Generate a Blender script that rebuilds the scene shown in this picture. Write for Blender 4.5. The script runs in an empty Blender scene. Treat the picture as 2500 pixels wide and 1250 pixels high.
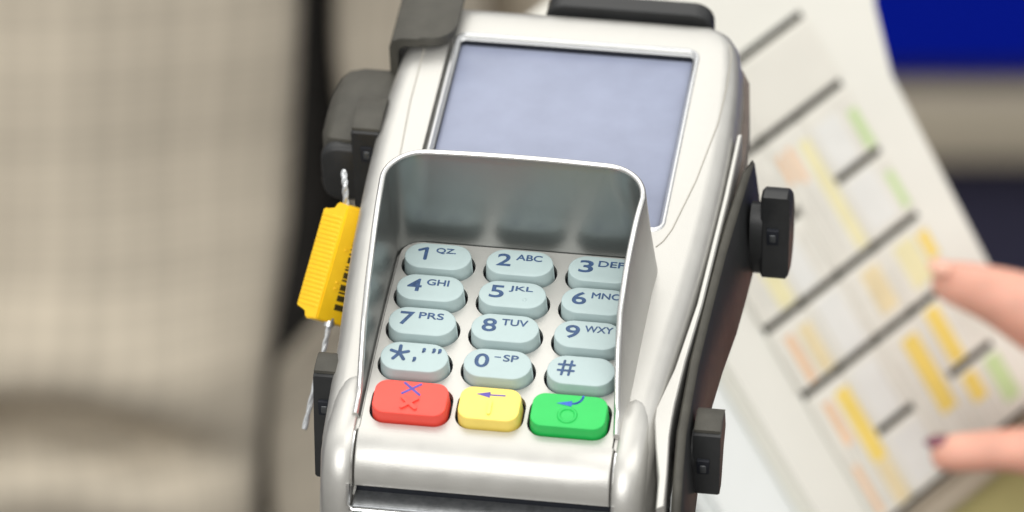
import bpy, bmesh, math, random
from mathutils import Vector, Matrix
from mathutils.geometry import delaunay_2d_cdt

random.seed(7)
sc = bpy.context.scene
COL = sc.collection

# ------------------------------------------------------------------ camera
# camera frame: x right, y up, z towards the camera.  World: z up, metres.
PITCH = math.radians(15.0)
RC = Matrix(((1, 0, 0),
             (0, math.sin(PITCH), -math.cos(PITCH)),
             (0, math.cos(PITCH), math.sin(PITCH))))          # columns: right, up, back
# attitude of the card terminal seen from the camera (rows) and its offset in metres
RT = Matrix(((0.98722, 0.15582, -0.0333),
             (-0.07995, 0.66517, 0.7424),
             (0.13783, -0.73025, 0.66913)))
TT = Vector((-0.000636, -0.015843, -1.332922))
CAM = Vector((0, 0, 1.10)) - RC @ TT

cam_d = bpy.data.cameras.new('camera')
cam = bpy.data.objects.new('camera', cam_d)
COL.objects.link(cam)
cam.matrix_world = Matrix.Translation(CAM) @ RC.to_4x4()
cam_d.sensor_width = 36.0
cam_d.lens = 36.0 * 13600 / 2500
cam_d.clip_start = 0.05
cam_d.clip_end = 60
cam_d.dof.use_dof = True
cam_d.dof.focus_distance = 1.335
cam_d.dof.aperture_fstop = 11.5
sc.camera = cam

# ------------------------------------------------------------------ world, lamps, exposure
w = bpy.data.worlds.new('World')
sc.world = w
w.use_nodes = True
nt = w.node_tree
bg = nt.nodes['Background']
geo = nt.nodes.new('ShaderNodeTexCoord')
sep = nt.nodes.new('ShaderNodeSeparateXYZ')
rmp = nt.nodes.new('ShaderNodeValToRGB')
mr = nt.nodes.new('ShaderNodeMapRange')
nt.links.new(geo.outputs['Generated'], sep.inputs[0])
nt.links.new(sep.outputs['Z'], mr.inputs['Value'])
mr.inputs['From Min'].default_value = -1
mr.inputs['From Max'].default_value = 1
nt.links.new(mr.outputs[0], rmp.inputs[0])
el = rmp.color_ramp.elements
el[0].position = 0.30
el[0].color = (0.05, 0.05, 0.048, 1)
el[1].position = 0.80
el[1].color = (0.95, 0.95, 0.93, 1)
e = rmp.color_ramp.elements.new(0.52)
e.color = (0.42, 0.415, 0.40, 1)
nt.links.new(rmp.outputs[0], bg.inputs[0])
bg.inputs[1].default_value = 0.70


def area(name, loc, target, sx, sy, power, col):
    d = bpy.data.lights.new(name, 'AREA')
    d.shape = 'RECTANGLE'
    d.size, d.size_y, d.energy, d.color = sx, sy, power, col
    o = bpy.data.objects.new(name, d)
    COL.objects.link(o)
    o.location = loc
    o.rotation_euler = (Vector(target) - Vector(loc)).to_track_quat('-Z', 'Y').to_euler()
    return o


area('ceiling_lamp', (-0.4, 0.25, 3.1), (0, 0, 1.1), 2.4, 1.4, 12.5, (1.0, 0.965, 0.90))
area('ceiling_lamp', (0.9, -1.1, 3.0), (0.15, 0.1, 1.0), 2.4, 1.2, 16.5, (1.0, 0.97, 0.92))
area('front_fill_lamp', (-0.9, -2.7, 1.75), (-0.05, 0.3, 1.0), 2.4, 1.5, 39, (1.0, 0.985, 0.96))  # unseen soft lamp added behind the camera to fill the front faces

sc.view_settings.view_transform = 'Standard'
sc.view_settings.look = 'None'
sc.view_settings.exposure = 0.43
sc.view_settings.gamma = 1.0
sc.view_settings.use_curve_mapping = False
sc.render.engine = 'CYCLES'
sc.cycles.use_denoising = True
sc.cycles.max_bounces = 8


# ------------------------------------------------------------------ materials
def mat(name, col, rough=0.5, metal=0.0, spec=0.5, noise=0.0, nscale=400, bump=0.0, bscale=900,
        rough_var=0.0, coat=0.0, sss=0.0):
    m = bpy.data.materials.new(name)
    m.use_nodes = True
    t = m.node_tree
    b = t.nodes['Principled BSDF']
    b.inputs['Base Color'].default_value = (*col, 1)
    b.inputs['Roughness'].default_value = rough
    b.inputs['Metallic'].default_value = metal
    b.inputs['Specular IOR Level'].default_value = spec
    if coat:
        b.inputs['Coat Weight'].default_value = coat
        b.inputs['Coat Roughness'].default_value = 0.12
    if sss:
        b.inputs['Subsurface Weight'].default_value = sss
        b.inputs['Subsurface Radius'].default_value = (0.008, 0.003, 0.0015)
        b.inputs['Subsurface Scale'].default_value = 0.6
    tc = t.nodes.new('ShaderNodeTexCoord')
    if noise or rough_var:
        n = t.nodes.new('ShaderNodeTexNoise')
        n.inputs['Scale'].default_value = nscale
        n.inputs['Detail'].default_value = 6
        t.links.new(tc.outputs['Object'], n.inputs['Vector'])
        if noise:
            r = t.nodes.new('ShaderNodeValToRGB')
            r.color_ramp.elements[0].position = 0.3
            r.color_ramp.elements[1].position = 0.7
            r.color_ramp.elements[0].color = (*[c * (1 - noise) for c in col], 1)
            r.color_ramp.elements[1].color = (*[min(1, c * (1 + noise)) for c in col], 1)
            t.links.new(n.outputs['Fac'], r.inputs[0])
            t.links.new(r.outputs[0], b.inputs['Base Color'])
        if rough_var:
            q = t.nodes.new('ShaderNodeMapRange')
            q.inputs['From Min'].default_value = 0.3
            q.inputs['From Max'].default_value = 0.7
            q.inputs['To Min'].default_value = max(0.02, rough - rough_var)
            q.inputs['To Max'].default_value = rough + rough_var
            t.links.new(n.outputs['Fac'], q.inputs['Value'])
            t.links.new(q.outputs[0], b.inputs['Roughness'])
    if bump:
        n2 = t.nodes.new('ShaderNodeTexNoise')
        n2.inputs['Scale'].default_value = bscale
        n2.inputs['Detail'].default_value = 3
        t.links.new(tc.outputs['Object'], n2.inputs['Vector'])
        bp = t.nodes.new('ShaderNodeBump')
        bp.inputs['Strength'].default_value = bump
        bp.inputs['Distance'].default_value = 0.0003
        t.links.new(n2.outputs['Fac'], bp.inputs['Height'])
        t.links.new(bp.outputs[0], b.inputs['Normal'])
    return m


SILVER = mat('silver_paint', (0.54, 0.534, 0.508), 0.37, 0.60, noise=0.03, nscale=160, bump=0.12, bscale=2600, rough_var=0.04)
def specks(m, scale, lo, dark):
    """small grimy specks and rubbed spots scattered over a material"""
    t = m.node_tree
    b = t.nodes['Principled BSDF']
    src = b.inputs['Base Color'].links[0].from_socket
    tc = t.nodes.new('ShaderNodeTexCoord')
    n = t.nodes.new('ShaderNodeTexNoise')
    n.inputs['Scale'].default_value = scale
    n.inputs['Detail'].default_value = 8
    n.inputs['Roughness'].default_value = 0.75
    t.links.new(tc.outputs['Object'], n.inputs['Vector'])
    r = t.nodes.new('ShaderNodeMapRange')
    r.inputs['From Min'].default_value = lo
    r.inputs['From Max'].default_value = lo + 0.06
    t.links.new(n.outputs['Fac'], r.inputs['Value'])
    mx = t.nodes.new('ShaderNodeMix')
    mx.data_type = 'RGBA'
    t.links.new(r.outputs[0], mx.inputs['Factor'])
    t.links.new(src, mx.inputs[6])
    mx.inputs[7].default_value = (*dark, 1)
    t.links.new(mx.outputs[2], b.inputs['Base Color'])


specks(SILVER, 420, 0.70, (0.36, 0.33, 0.27))
SHIELDM = mat('shield_silver_shaded', (0.27, 0.282, 0.278), 0.29, 0.85, bump=0.05, bscale=2600)  # inner faces: the silver darkened to stand in for dim keypad reflections
CHROME = mat('bright_trim', (0.86, 0.86, 0.85), 0.16, 1.0, rough_var=0.04, nscale=300)
RIM = mat('polished_rim', (0.70, 0.70, 0.69), 0.24, 0.85)
FRAMEM = mat('satin_frame', (0.62, 0.63, 0.64), 0.26, 0.75)
SLOT = mat('slot_metal', (0.24, 0.25, 0.26), 0.28, 0.75, bump=0.1, bscale=1500, noise=0.2, nscale=500)
DARKSHELL = mat('charcoal_shell', (0.085, 0.058, 0.044), 0.34, 0.0, noise=0.2, nscale=200)
BLACK = mat('black_plastic', (0.017, 0.018, 0.019), 0.46, 0.0, noise=0.12, nscale=260, bump=0.12, bscale=2600, rough_var=0.02)
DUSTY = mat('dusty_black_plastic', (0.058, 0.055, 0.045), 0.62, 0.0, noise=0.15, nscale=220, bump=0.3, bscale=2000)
PINM = mat('grey_pin', (0.07, 0.075, 0.08), 0.35, 0.3)
specks(BLACK, 700, 0.69, (0.16, 0.15, 0.12))
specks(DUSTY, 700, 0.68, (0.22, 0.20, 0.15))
VOID = mat('dark_recess', (0.006, 0.008, 0.014), 0.6)
KEYM = mat('grey_rubber_key', (0.43, 0.535, 0.54), 0.52, noise=0.025, nscale=220, bump=0.06, bscale=3000, rough_var=0.05)
INK = mat('navy_legend', (0.035, 0.08, 0.185), 0.55, noise=0.25, nscale=900)
PURPLE = mat('violet_legend', (0.11, 0.08, 0.38), 0.55, noise=0.15, nscale=900)
BLUEINK = mat('blue_legend', (0.03, 0.12, 0.50), 0.55, noise=0.15, nscale=900)
REDM = mat('red_rubber_key', (0.90, 0.085, 0.06), 0.46, noise=0.03, nscale=200, bump=0.05, bscale=3000)
YELM = mat('yellow_rubber_key', (0.96, 0.74, 0.16), 0.46, noise=0.03, nscale=200, bump=0.05, bscale=3000)
GRNM = mat('green_rubber_key', (0.02, 0.53, 0.10), 0.46, noise=0.03, nscale=200, bump=0.05, bscale=3000)
LCD = mat('display_glass', (0.275, 0.305, 0.415), 0.30, spec=0.35, noise=0.05, nscale=130)
SEALM = mat('yellow_seal', (0.98, 0.60, 0.015), 0.40, noise=0.04, nscale=300, sss=0.0)
BARM = mat('barcode_ink', (0.05, 0.04, 0.01), 0.5)
WIREM = mat('steel_wire', (0.62, 0.64, 0.66), 0.38, 0.7, noise=0.2, nscale=900)
CREAM = mat('cream_casing', (0.84, 0.83, 0.765), 0.42, noise=0.02, nscale=40)
WHITEP = mat('white_casing', (0.86, 0.89, 0.88), 0.40, noise=0.02, nscale=40)
GAP_SHADE = mat('key_gap_shade', (0.012, 0.010, 0.005), 0.9, spec=0.1)
PAPER = mat('label_paper', (0.80, 0.78, 0.71), 0.75, noise=0.04, nscale=150)
CAPM = mat('key_cap', (0.80, 0.78, 0.71), 0.35, noise=0.02, nscale=80)
OLIVE = mat('olive_panel', (0.50, 0.46, 0.20), 0.6, noise=0.06, nscale=30)
TAN = mat('grey_tan_lip', (0.52, 0.46, 0.36), 0.6, noise=0.05, nscale=30)
SKIN = mat('skin', (0.82, 0.42, 0.315), 0.45, noise=0.12, nscale=90, bump=0.15, bscale=700, sss=0.25)
NAILP = mat('pale_nail', (0.80, 0.44, 0.33), 0.35, coat=0.1)
NAILD = mat('plum_nail', (0.17, 0.03, 0.07), 0.25, coat=0.4)
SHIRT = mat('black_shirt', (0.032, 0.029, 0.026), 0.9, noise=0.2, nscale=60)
TROUS = mat('grey_trousers', (0.26, 0.235, 0.20), 0.9, noise=0.1, nscale=40)
SHOE = mat('black_shoe', (0.02, 0.02, 0.02), 0.4, noise=0.1)
HAIR = mat('brown_hair', (0.04, 0.025, 0.015), 0.6, noise=0.3, nscale=80)
WALLM = mat('navy_wall', (0.030, 0.028, 0.066), 0.7, noise=0.05, nscale=4)
BLUEP = mat('blue_panel', (0.0, 0.012, 0.42), 0.6, spec=0.1, noise=0.04, nscale=6)
LEDGE = mat('beige_ledge', (0.50, 0.44, 0.34), 0.6, noise=0.06, nscale=8)
FLOORM = mat('floor_grey', (0.22, 0.21, 0.20), 0.5, noise=0.08, nscale=5)
COUNTM = mat('counter_top', (0.13, 0.125, 0.115), 0.4, noise=0.15, nscale=30)


def checked(name, base):
    """fine woven check: thin pale and dark lines both ways, in metres of cloth (UV)"""
    m = bpy.data.materials.new(name)
    m.use_nodes = True
    t = m.node_tree
    b = t.nodes['Principled BSDF']
    b.inputs['Roughness'].default_value = 0.9
    uv = t.nodes.new('ShaderNodeTexCoord')
    sp = t.nodes.new('ShaderNodeSeparateXYZ')
    t.links.new(uv.outputs['UV'], sp.inputs[0])

    def math_(op, a, bb):
        n = t.nodes.new('ShaderNodeMath')
        n.operation = op
        for i, v in enumerate((a, bb)):
            if isinstance(v, (int, float)):
                n.inputs[i].default_value = v
            else:
                t.links.new(v, n.inputs[i])
        return n.outputs[0]
    tot = None
    for ax in ('X', 'Y'):
        for period, amp in ((0.0046, 0.40), (0.0115, 0.50), (0.027, 0.20), (0.062, 0.22)):
            s = math_('SINE', math_('MULTIPLY', sp.outputs[ax], 2 * math.pi / period), 0)
            s = math_('MULTIPLY', s, amp)
            tot = s if tot is None else math_('ADD', tot, s)
    nz = t.nodes.new('ShaderNodeTexNoise')
    nz.inputs['Scale'].default_value = 9
    nz.inputs['Detail'].default_value = 4
    t.links.new(uv.outputs['UV'], nz.inputs['Vector'])
    tot = math_('ADD', tot, math_('MULTIPLY', math_('SUBTRACT', nz.outputs['Fac'], 0.5), 2.6))
    f = math_('ADD', math_('MULTIPLY', tot, 0.25), 0.5)
    r = t.nodes.new('ShaderNodeValToRGB')
    r.color_ramp.elements[0].color = (*[c * 0.70 for c in base], 1)
    r.color_ramp.elements[1].color = (*[c * 1.30 for c in base], 1)
    t.links.new(f, r.inputs[0])
    t.links.new(r.outputs[0], b.inputs['Base Color'])
    return m


CHECK = checked('grey_check_cloth', (0.535, 0.475, 0.38))


# ------------------------------------------------------------------ mesh helpers
def finish(name, bm, m, parent=None, scale=0.001, sharp=38, smooth=True, xf=None, recalc=True):
    """link a bmesh (millimetres by default) as one object"""
    if recalc:
        bmesh.ops.recalc_face_normals(bm, faces=bm.faces[:])
    for v in bm.verts:
        v.co = v.co * scale
    me = bpy.data.meshes.new(name)
    if smooth:
        lim = math.radians(sharp)
        for f in bm.faces:
            f.smooth = True
        for ed in bm.edges:
            if len(ed.link_faces) == 2 and ed.calc_face_angle(0) > lim:
                ed.smooth = False
    bm.to_mesh(me)
    bm.free()
    for mm in (m if isinstance(m, (list, tuple)) else [m]):
        me.materials.append(mm)
    o = bpy.data.objects.new(name, me)
    COL.objects.link(o)
    if parent is not None:
        o.parent = parent
    if xf is not None:
        o.matrix_local = xf
    return o


def tag(o, label=None, cat=None, group=None, kind=None):
    for k, v in (('label', label), ('category', cat), ('group', group), ('kind', kind)):
        if v:
            o[k] = v
    return o


def empty(name, mw, label, cat, group=None):
    o = bpy.data.objects.new(name, None)
    COL.objects.link(o)
    o.empty_display_size = 0.02
    o.matrix_world = mw
    return tag(o, label, cat, group)


def rrect(wd, h, r, n=6, cx=0, cy=0):
    r = max(min(r, wd / 2, h / 2), 0.01)
    pts = []
    for (sx, sy, a0) in ((1, 1, 0), (-1, 1, 90), (-1, -1, 180), (1, -1, 270)):
        for i in range(n + 1):
            a = math.radians(a0 + 90 * i / n)
            pts.append((cx + sx * (wd / 2 - r) + r * math.cos(a), cy + sy * (h / 2 - r) + r * math.sin(a)))
    return pts


def stack(bm, rings, cap0=True, cap1=True, closed=True):
    vs = [[bm.verts.new(p) for p in ring] for ring in rings]
    n = len(vs[0])
    for a, b in zip(vs, vs[1:]):
        for i in range(n if closed else n - 1):
            j = (i + 1) % n
            bm.faces.new((a[i], a[j], b[j], b[i]))
    if cap0:
        bm.faces.new(list(reversed(vs[0])))
    if cap1:
        bm.faces.new(vs[-1])
    return vs


def box(bm, x0, x1, y0, y1, z0, z1, bev=0.0, seg=2, xf=None):
    r = bmesh.ops.create_cube(bm, size=1.0)
    vs = r['verts']
    for v in vs:
        v.co = Vector((x0 + (v.co.x + .5) * (x1 - x0), y0 + (v.co.y + .5) * (y1 - y0), z0 + (v.co.z + .5) * (z1 - z0)))
    if bev:
        es = list({e for v in vs for e in v.link_edges})
        res = bmesh.ops.bevel(bm, geom=es, offset=bev, segments=seg, affect='EDGES', profile=0.5)
        vs = list({v for f in res['faces'] for v in f.verts} | {v for v in vs if v.is_valid})
    if xf is not None:
        for v in vs:
            v.co = xf @ v.co


def tube(bm, pts, r, n=10, cap=True):
    pts = [Vector(p) for p in pts]
    rings = []
    up = Vector((0, 0, 1))
    prev = None
    for i, p in enumerate(pts):
        d = (pts[min(i + 1, len(pts) - 1)] - pts[max(i - 1, 0)]).normalized()
        if prev is None:
            a = d.cross(up if abs(d.dot(up)) < .9 else Vector((1, 0, 0))).normalized()
        else:
            a = (prev - d * prev.dot(d)).normalized()
        prev = a
        b = d.cross(a)
        rr = r[i] if isinstance(r, (list, tuple)) else r
        rings.append([p + (a * math.cos(t) + b * math.sin(t)) * rr for t in [2 * math.pi * k / n for k in range(n)]])
    stack(bm, rings, cap, cap)


def interp(x, xs, ys):
    if x <= xs[0]:
        return ys[0]
    for i in range(len(xs) - 1):
        if x <= xs[i + 1]:
            t = (x - xs[i]) / (xs[i + 1] - xs[i])
            return ys[i] + t * (ys[i + 1] - ys[i])
    return ys[-1]


# ------------------------------------------------------------------ the setting
def slab(name, x0, x1, y0, y1, z0, z1, m, bev=0.0, kind=None):
    bm = bmesh.new()
    box(bm, x0, x1, y0, y1, z0, z1, bev)
    o = finish(name, bm, m, scale=1.0)
    if kind:
        o['kind'] = kind
    return o


slab('floor', -4, 5, -3.5, 3.2, -0.05, 0, FLOORM, kind='structure')
o = slab('wall', -4, 5, 2.95, 3.10, 0.0, 3.2, WALLM)
tag(o, 'dark navy wall far behind the keyboard', 'wall')
WY = 2.95


def wall_z(py):
    """height on the far wall seen at a picture height, for a level line there"""
    v = RC @ Vector((0.075, (625 - py) / 13600.0, -1))
    return CAM.z + v.z * (WY - 0.03 - CAM.y) / v.y


o = slab('blue_panel', 0.18, 1.8, WY - 0.03, WY - 0.002, wall_z(165), wall_z(165) + 0.75, BLUEP, 0.004)
tag(o, 'bright royal blue panel on the wall behind the keyboard', 'panel')
o = slab('wall_ledge', -0.6, 1.8, WY - 0.05, WY - 0.002, wall_z(385), wall_z(215), LEDGE, 0.006)
tag(o, 'beige band running along the wall below the blue panel', 'ledge')

ct = empty('counter', Matrix.Translation((0.25, 0.0, 0)), 'dark counter under the card terminal stand', 'counter')
bm = bmesh.new()
box(bm, -0.75, 0.85, -0.22, 0.42, 0.81, 0.85, 0.004)
finish('counter_top', bm, COUNTM, ct, scale=1.0)
bm = bmesh.new()
box(bm, -0.70, 0.80, -0.16, 0.38, 0.0, 0.81)
finish('cabinet', bm, WALLM, ct, scale=1.0)

# ------------------------------------------------------------------ card terminal
MT = Matrix.Translation(CAM) @ RC.to_4x4() @ Matrix.Translation(TT) @ RT.to_4x4()
term = empty('card_terminal', MT, 'silver card payment terminal with numbered keypad, screen and privacy shield', 'card terminal')
CURV = 0.0019
PL = 0.8                         # keypad plate stands this much above the body curve


def zt(y):
    return -CURV * (y - 10) ** 2 if y < 10 else 0.0


def slope(y):
    return math.atan(-2 * CURV * (y - 10)) if y < 10 else 0.0


WY_ = [-45.5, -36.5, -8, 12, 28, 50, 67, 85, 98, 107, 111, 114, 116.2, 117.2]
WX_ = [37.4, 38.4, 39.6, 41.3, 42.4, 43.3, 43.6, 43.2, 42.3, 41.2, 40.2, 38.6, 36.4, 33.5]
DR_ = [5.5, 0, 0, 0, 0, 0, 0, 0, 0, 0, .15, .5, 1.3, 3.0]


def body_shell():
    bm = bmesh.new()
    ys = sorted(set([-44, -42, -40, -38.5, -37.3, -36, -30, -24, -18, -12, -6, 0, 6, 12, 18, 24.8, 25.6, 30, 34, 37.7, 38.3, 45, 52, 60, 68, 76,
                     84, 92, 98, 103.4, 104.0, 107, 109, 111, 112.6, 114, 115.2, 116.2, 116.8, 117.2]))
    rings = []
    for y in ys:
        W = interp(y, WY_, WX_)
        d = interp(y, WY_, DR_)
        z = zt(y) - d
        right = [(W - 2.0, -22), (W + 1.6, -21), (W + 1.9, -14), (W + 1.5, -8.5), (W + 1.0, -6)]
        for k in range(7):
            a = math.radians(8 + 82 * k / 6)
            right.append((W + 1.0 - 5.0 + 5.0 * math.cos(a), -5.2 + 5.2 * math.sin(a)))
        right += [(33.5, 0.03), (31.9, 0.05)]
        lowk = 3.4 if y < 25.0 else 0.0
        if y < -37.0:
            lowk = 8.5
        if y < 24.9:
            inner = [(30.3, 0.05), (30.1, -lowk), (20, -lowk), (10, -lowk)] if y > -37 else [(31.7, 0.0), (31.5, -lowk), (20, -lowk), (10, -lowk)]
        elif 38.0 < y < 103.7:
            inner = [(31.4, 0.07), (31.2, -3.2), (20, -3.2), (10, -3.2)]
        else:
            inner = [(30.0, 0.08), (29.8, 0.09), (20, 0.15), (10, 0.18)]
        right += inner
        pts = right + [(0, inner[-1][1])] + [(-x, q) for x, q in reversed(right)]
        rings.append([(x, y, z + q) for x, q in pts])
    stack(bm, rings)
    return finish('body', bm, SILVER, term, sharp=40)


body_shell()

# lower half of the case
bm = bmesh.new()
rings = []
for y in [-39, -37, -30, -8, 12, 28, 50, 67, 85, 98, 107, 112, 114.5, 116]:
    W = interp(y, WY_, WX_)
    c = 4.0 if y in (-39, 116) else 0
    z = zt(y) * 0.6
    right = [(W - 9, -36 + c), (W - 4, -34.5 + c), (W - 0.5, -28 + c * .5), (W + 1.2, -21.2), (W + 1.2, -11 if y > 30 else -15)]
    fl = interp(y, [-8, 40, 62, 107, 116], [0, 0.6, 2.4, 2.0, 0.5])
    rings.append([(x + fl, y, z + q) for x, q in right] + [(-x, y, z + q) for x, q in reversed(right)])
stack(bm, rings)
finish('base_shell', bm, DARKSHELL, term)

# thin joint around the face plate
bm = bmesh.new()
L = [(31.2, 30.8), (32.6, 33.0), (34.2, 37.6), (37.6, 56), (40.2, 78.4), (40.6, 92), (40.3, 104), (39.2, 108.5)]
seam = [(x - 2.6, y, 0.12) for x, y in L]
tube(bm, [(x, y, 0.1) for x, y in L], 0.16, 6)
JOINT = mat('joint_line', (0.42, 0.40, 0.35), 0.6)
finish('faceplate_joint', bm, JOINT, term)
bm = bmesh.new()
tube(bm, [(-31.2, 30.8, .1), (-32.5, 33, .1), (-34, 38, .1), (-36.4, 56, .1), (-37.4, 78, .1), (-37.3, 100, .1)], 0.16, 6)
finish('faceplate_joint', bm, JOINT, term)

# keypad plate with one hole per key
KEYS = []                        # (cx, cy, w, h, r)
PITCHX, PITCHY = 20.0, 11.25
rows_y = [16.9, 5.65, -5.6, -16.9]
for ry in rows_y:
    for cx in (-20, 0, 20):
        KEYS.append((cx, ry, 16.2, 8.9, 4.45))
FN = [(-18.9, -29.1, 17.6, 9.8, 3.0), (0.0, -28.9, 14.5, 9.6, 3.0), (18.9, -29.1, 17.8, 9.8, 3.0)]


def plate():
    verts, edges = [], []

    def loop(pts):
        b = len(verts)
        for p in pts:
            verts.append(Vector(p))
        n = len(pts)
        for i in range(n):
            edges.append((b + i, b + (i + 1) % n))
    outer = []
    ox, oy0, oy1, r = 30.0, -37.2, 25.0, 5.0
    for i in range(13):
        outer.append((-ox + 2 * ox * i / 12, oy0))
    yy = oy0 + 4
    while yy < oy1 - r:
        outer.append((ox, yy)); yy += 4
    for k in range(7):
        a = math.radians(90 * k / 6)
        outer.append((ox - r + r * math.cos(a), oy1 - r + r * math.sin(a)))
    for i in range(1, 10):
        x = ox - r - (2 * ox - 2 * r) * i / 10
        outer.append((x, oy1))
    for k in range(7):
        a = math.radians(90 + 90 * k / 6)
        outer.append((-ox + r + r * math.cos(a), oy1 - r + r * math.sin(a)))
    yy = oy1 - r - 4
    while yy > oy0 + 1:
        outer.append((-ox, yy)); yy -= 4
    loop(outer)
    holes = []
    for (cx, cy, wd, h, r) in KEYS + FN:
        holes.append((cx, cy, wd + 1.9, h + 1.8, r + .9))
        loop(rrect(wd + 1.9, h + 1.8, r + .9, 8, cx, cy))
    # extra points along y between the columns for the curvature
    for x in (-29, -10, 10, 29):
        y = oy0 + 2
        while y < oy1 - 2:
            if not any(abs(x - q[0]) < q[2] / 2 + .4 and abs(y - q[1]) < q[3] / 2 + .4 for q in holes):
                verts.append(Vector((x, y)))
            y += 2.5
    res = delaunay_2d_cdt(verts, edges, [], 1, 1e-5)
    bm = bmesh.new()
    vs = [bm.verts.new((p.x, p.y, zt(p.y) + PL)) for p in res[0]]

    def in_hole(x, y):
        for (cx, cy, wd, h, r) in holes:
            dx, dy = abs(x - cx), abs(y - cy)
            ex, ey = wd / 2 - r, h / 2 - r
            qx, qy = max(dx - ex, 0), max(dy - ey, 0)
            if math.hypot(qx, qy) < r - 1e-3 and dx < wd / 2 and dy < h / 2:
                return True
        return False
    for f in res[2]:
        c = sum((res[0][i] for i in f), Vector((0, 0))) / len(f)
        if not in_hole(c.x, c.y):
            try:
                bm.faces.new([vs[i] for i in f])
            except ValueError:
                pass
    for v in [v for v in bm.verts if not v.link_faces]:
        bm.verts.remove(v)
    be = [e for e in bm.edges if len(e.link_faces) == 1]
    # a small rounded lip on every cut edge, then a wall going down
    ret = bmesh.ops.extrude_edge_only(bm, edges=be)
    nv = [g for g in ret['geom'] if isinstance(g, bmesh.types.BMVert)]
    ne = [g for g in ret['geom'] if isinstance(g, bmesh.types.BMEdge)]
    for v in nv:
        v.co.z -= 0.15
    ret = bmesh.ops.extrude_edge_only(bm, edges=ne)
    for g in ret['geom']:
        if isinstance(g, bmesh.types.BMVert):
            g.co.z -= 1.6
    return finish('keypad_plate', bm, SILVER, term, sharp=30)


plate()
bm = bmesh.new()
rings = []
for y in [-37, -30, -22, -14, -6, 2, 10, 24.7]:
    rings.append([(-29.9, y, zt(y) - 1.6), (29.9, y, zt(y) - 1.6)])
vs = [[bm.verts.new(p) for p in r] for r in rings]
for a, b in zip(vs, vs[1:]):
    bm.faces.new((a[0], a[1], b[1], b[0]))
finish('key_membrane', bm, VOID, term)

# ---- keys
H = 4.7                           # height of a key from its root below the plate to its top


def key_bm(wd, h, r):
    bm = bmesh.new()
    lay = [(-0.25, 0), (-0.1, H - 1.2), (0.0, H - 0.26)]
    for k in range(1, 4):
        a = math.radians(90 * k / 3)
        lay.append((0.26 - 0.26 * math.cos(a), H - 0.26 + 0.26 * math.sin(a)))
    rings = []
    for d, z in lay:
        rings.append([(x, y, z) for x, y in rrect(wd - 2 * d, h - 2 * d, max(r - d, .3), 10)])
    d = 1.6
    rings.append([(x, y, H + 0.004) for x, y in rrect(wd - 2 * d, h - 2 * d, max(r - d, .3), 10)])
    stack(bm, rings)
    return bm


def text_mesh(s, size, weight=0.0, sx=1.0):
    cu = bpy.data.curves.new('legend', 'FONT')
    cu.body = s
    cu.size = size
    cu.offset = weight
    cu.extrude = 0.02
    cu.resolution_u = 6
    t = bpy.data.objects.new('legend_text', cu)
    COL.objects.link(t)
    dg = bpy.context.evaluated_depsgraph_get()
    dg.update()
    me = bpy.data.meshes.new_from_object(t.evaluated_get(dg))
    bpy.data.objects.remove(t)
    bm = bmesh.new()
    bm.from_mesh(me)
    bpy.data.meshes.remove(me)
    for v in bm.verts:
        v.co.x *= sx
    return bm


def fit(bm, x0, x1, y0, y1, z):
    """move and scale a flat legend so that it fills a box on the key top (mm)"""
    xs = [v.co.x for v in bm.verts]
    ys = [v.co.y for v in bm.verts]
    ax, ay = min(xs), min(ys)
    kx = (x1 - x0) / (max(xs) - ax)
    ky = (y1 - y0) / (max(ys) - ay)
    for v in bm.verts:
        v.co = Vector((x0 + (v.co.x - ax) * kx, y0 + (v.co.y - ay) * ky, z + v.co.z))
    return bm


def merge(dst, src):
    me = bpy.data.meshes.new('tmp')
    src.to_mesh(me)
    src.free()
    dst.from_mesh(me)
    bpy.data.meshes.remove(me)


def bar2(bm, p, q, wd, z, ht=0.05, n=8):
    """flat stroke with round ends"""
    p, q = Vector(p), Vector(q)
    d = (q - p).normalized()
    nrm = Vector((-d.y, d.x))
    pts = []
    for k in range(n + 1):
        a = math.pi * k / n
        pts.append(q + (nrm * math.cos(a) + d * math.sin(a)) * wd / 2)
    for k in range(n + 1):
        a = math.pi * k / n
        pts.append(p - (nrm * math.cos(a) + d * math.sin(a)) * wd / 2)
    stack(bm, [[(a.x, a.y, z) for a in pts], [(a.x, a.y, z + ht) for a in pts]])


def comma(bm, cx, cy, s, z):
    """ball with a hooked tail"""
    pts = [(cx + s * .42 * math.cos(t), cy + s * .42 * math.sin(t)) for t in [math.radians(-20 + 300 * k / 14 - 5) for k in range(15)]]
    pts = []
    for k in range(15):
        t = math.radians(-30 + 285 * k / 14)
        pts.append((cx + s * .45 * math.cos(t), cy + s * .45 * math.sin(t)))
    pts += [(cx + s * .02, cy - s * .55), (cx - s * .2, cy - s * .95), (cx - s * .45, cy - s * 1.1), (cx - s * .4, cy - s * 1.28),
            (cx + s * .1, cy - s * 1.1), (cx + s * .42, cy - s * .65)]
    vs = [bm.verts.new((x, y, z + .05)) for x, y in pts]
    f = bm.faces.new(vs)
    bmesh.ops.triangulate(bm, faces=[f])


ZL = H + 0.05


def letters(bm, word, x0, x1):
    for q, (dx, dy) in enumerate(((0, 0), (.13, 0), (.06, .06), (.06, -.06))):
        merge(bm, fit(text_mesh(word, 3), x0 + dx, x1 - .13 + dx, 0.85 + dy, 2.85 + dy, ZL + .006 * q))


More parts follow.
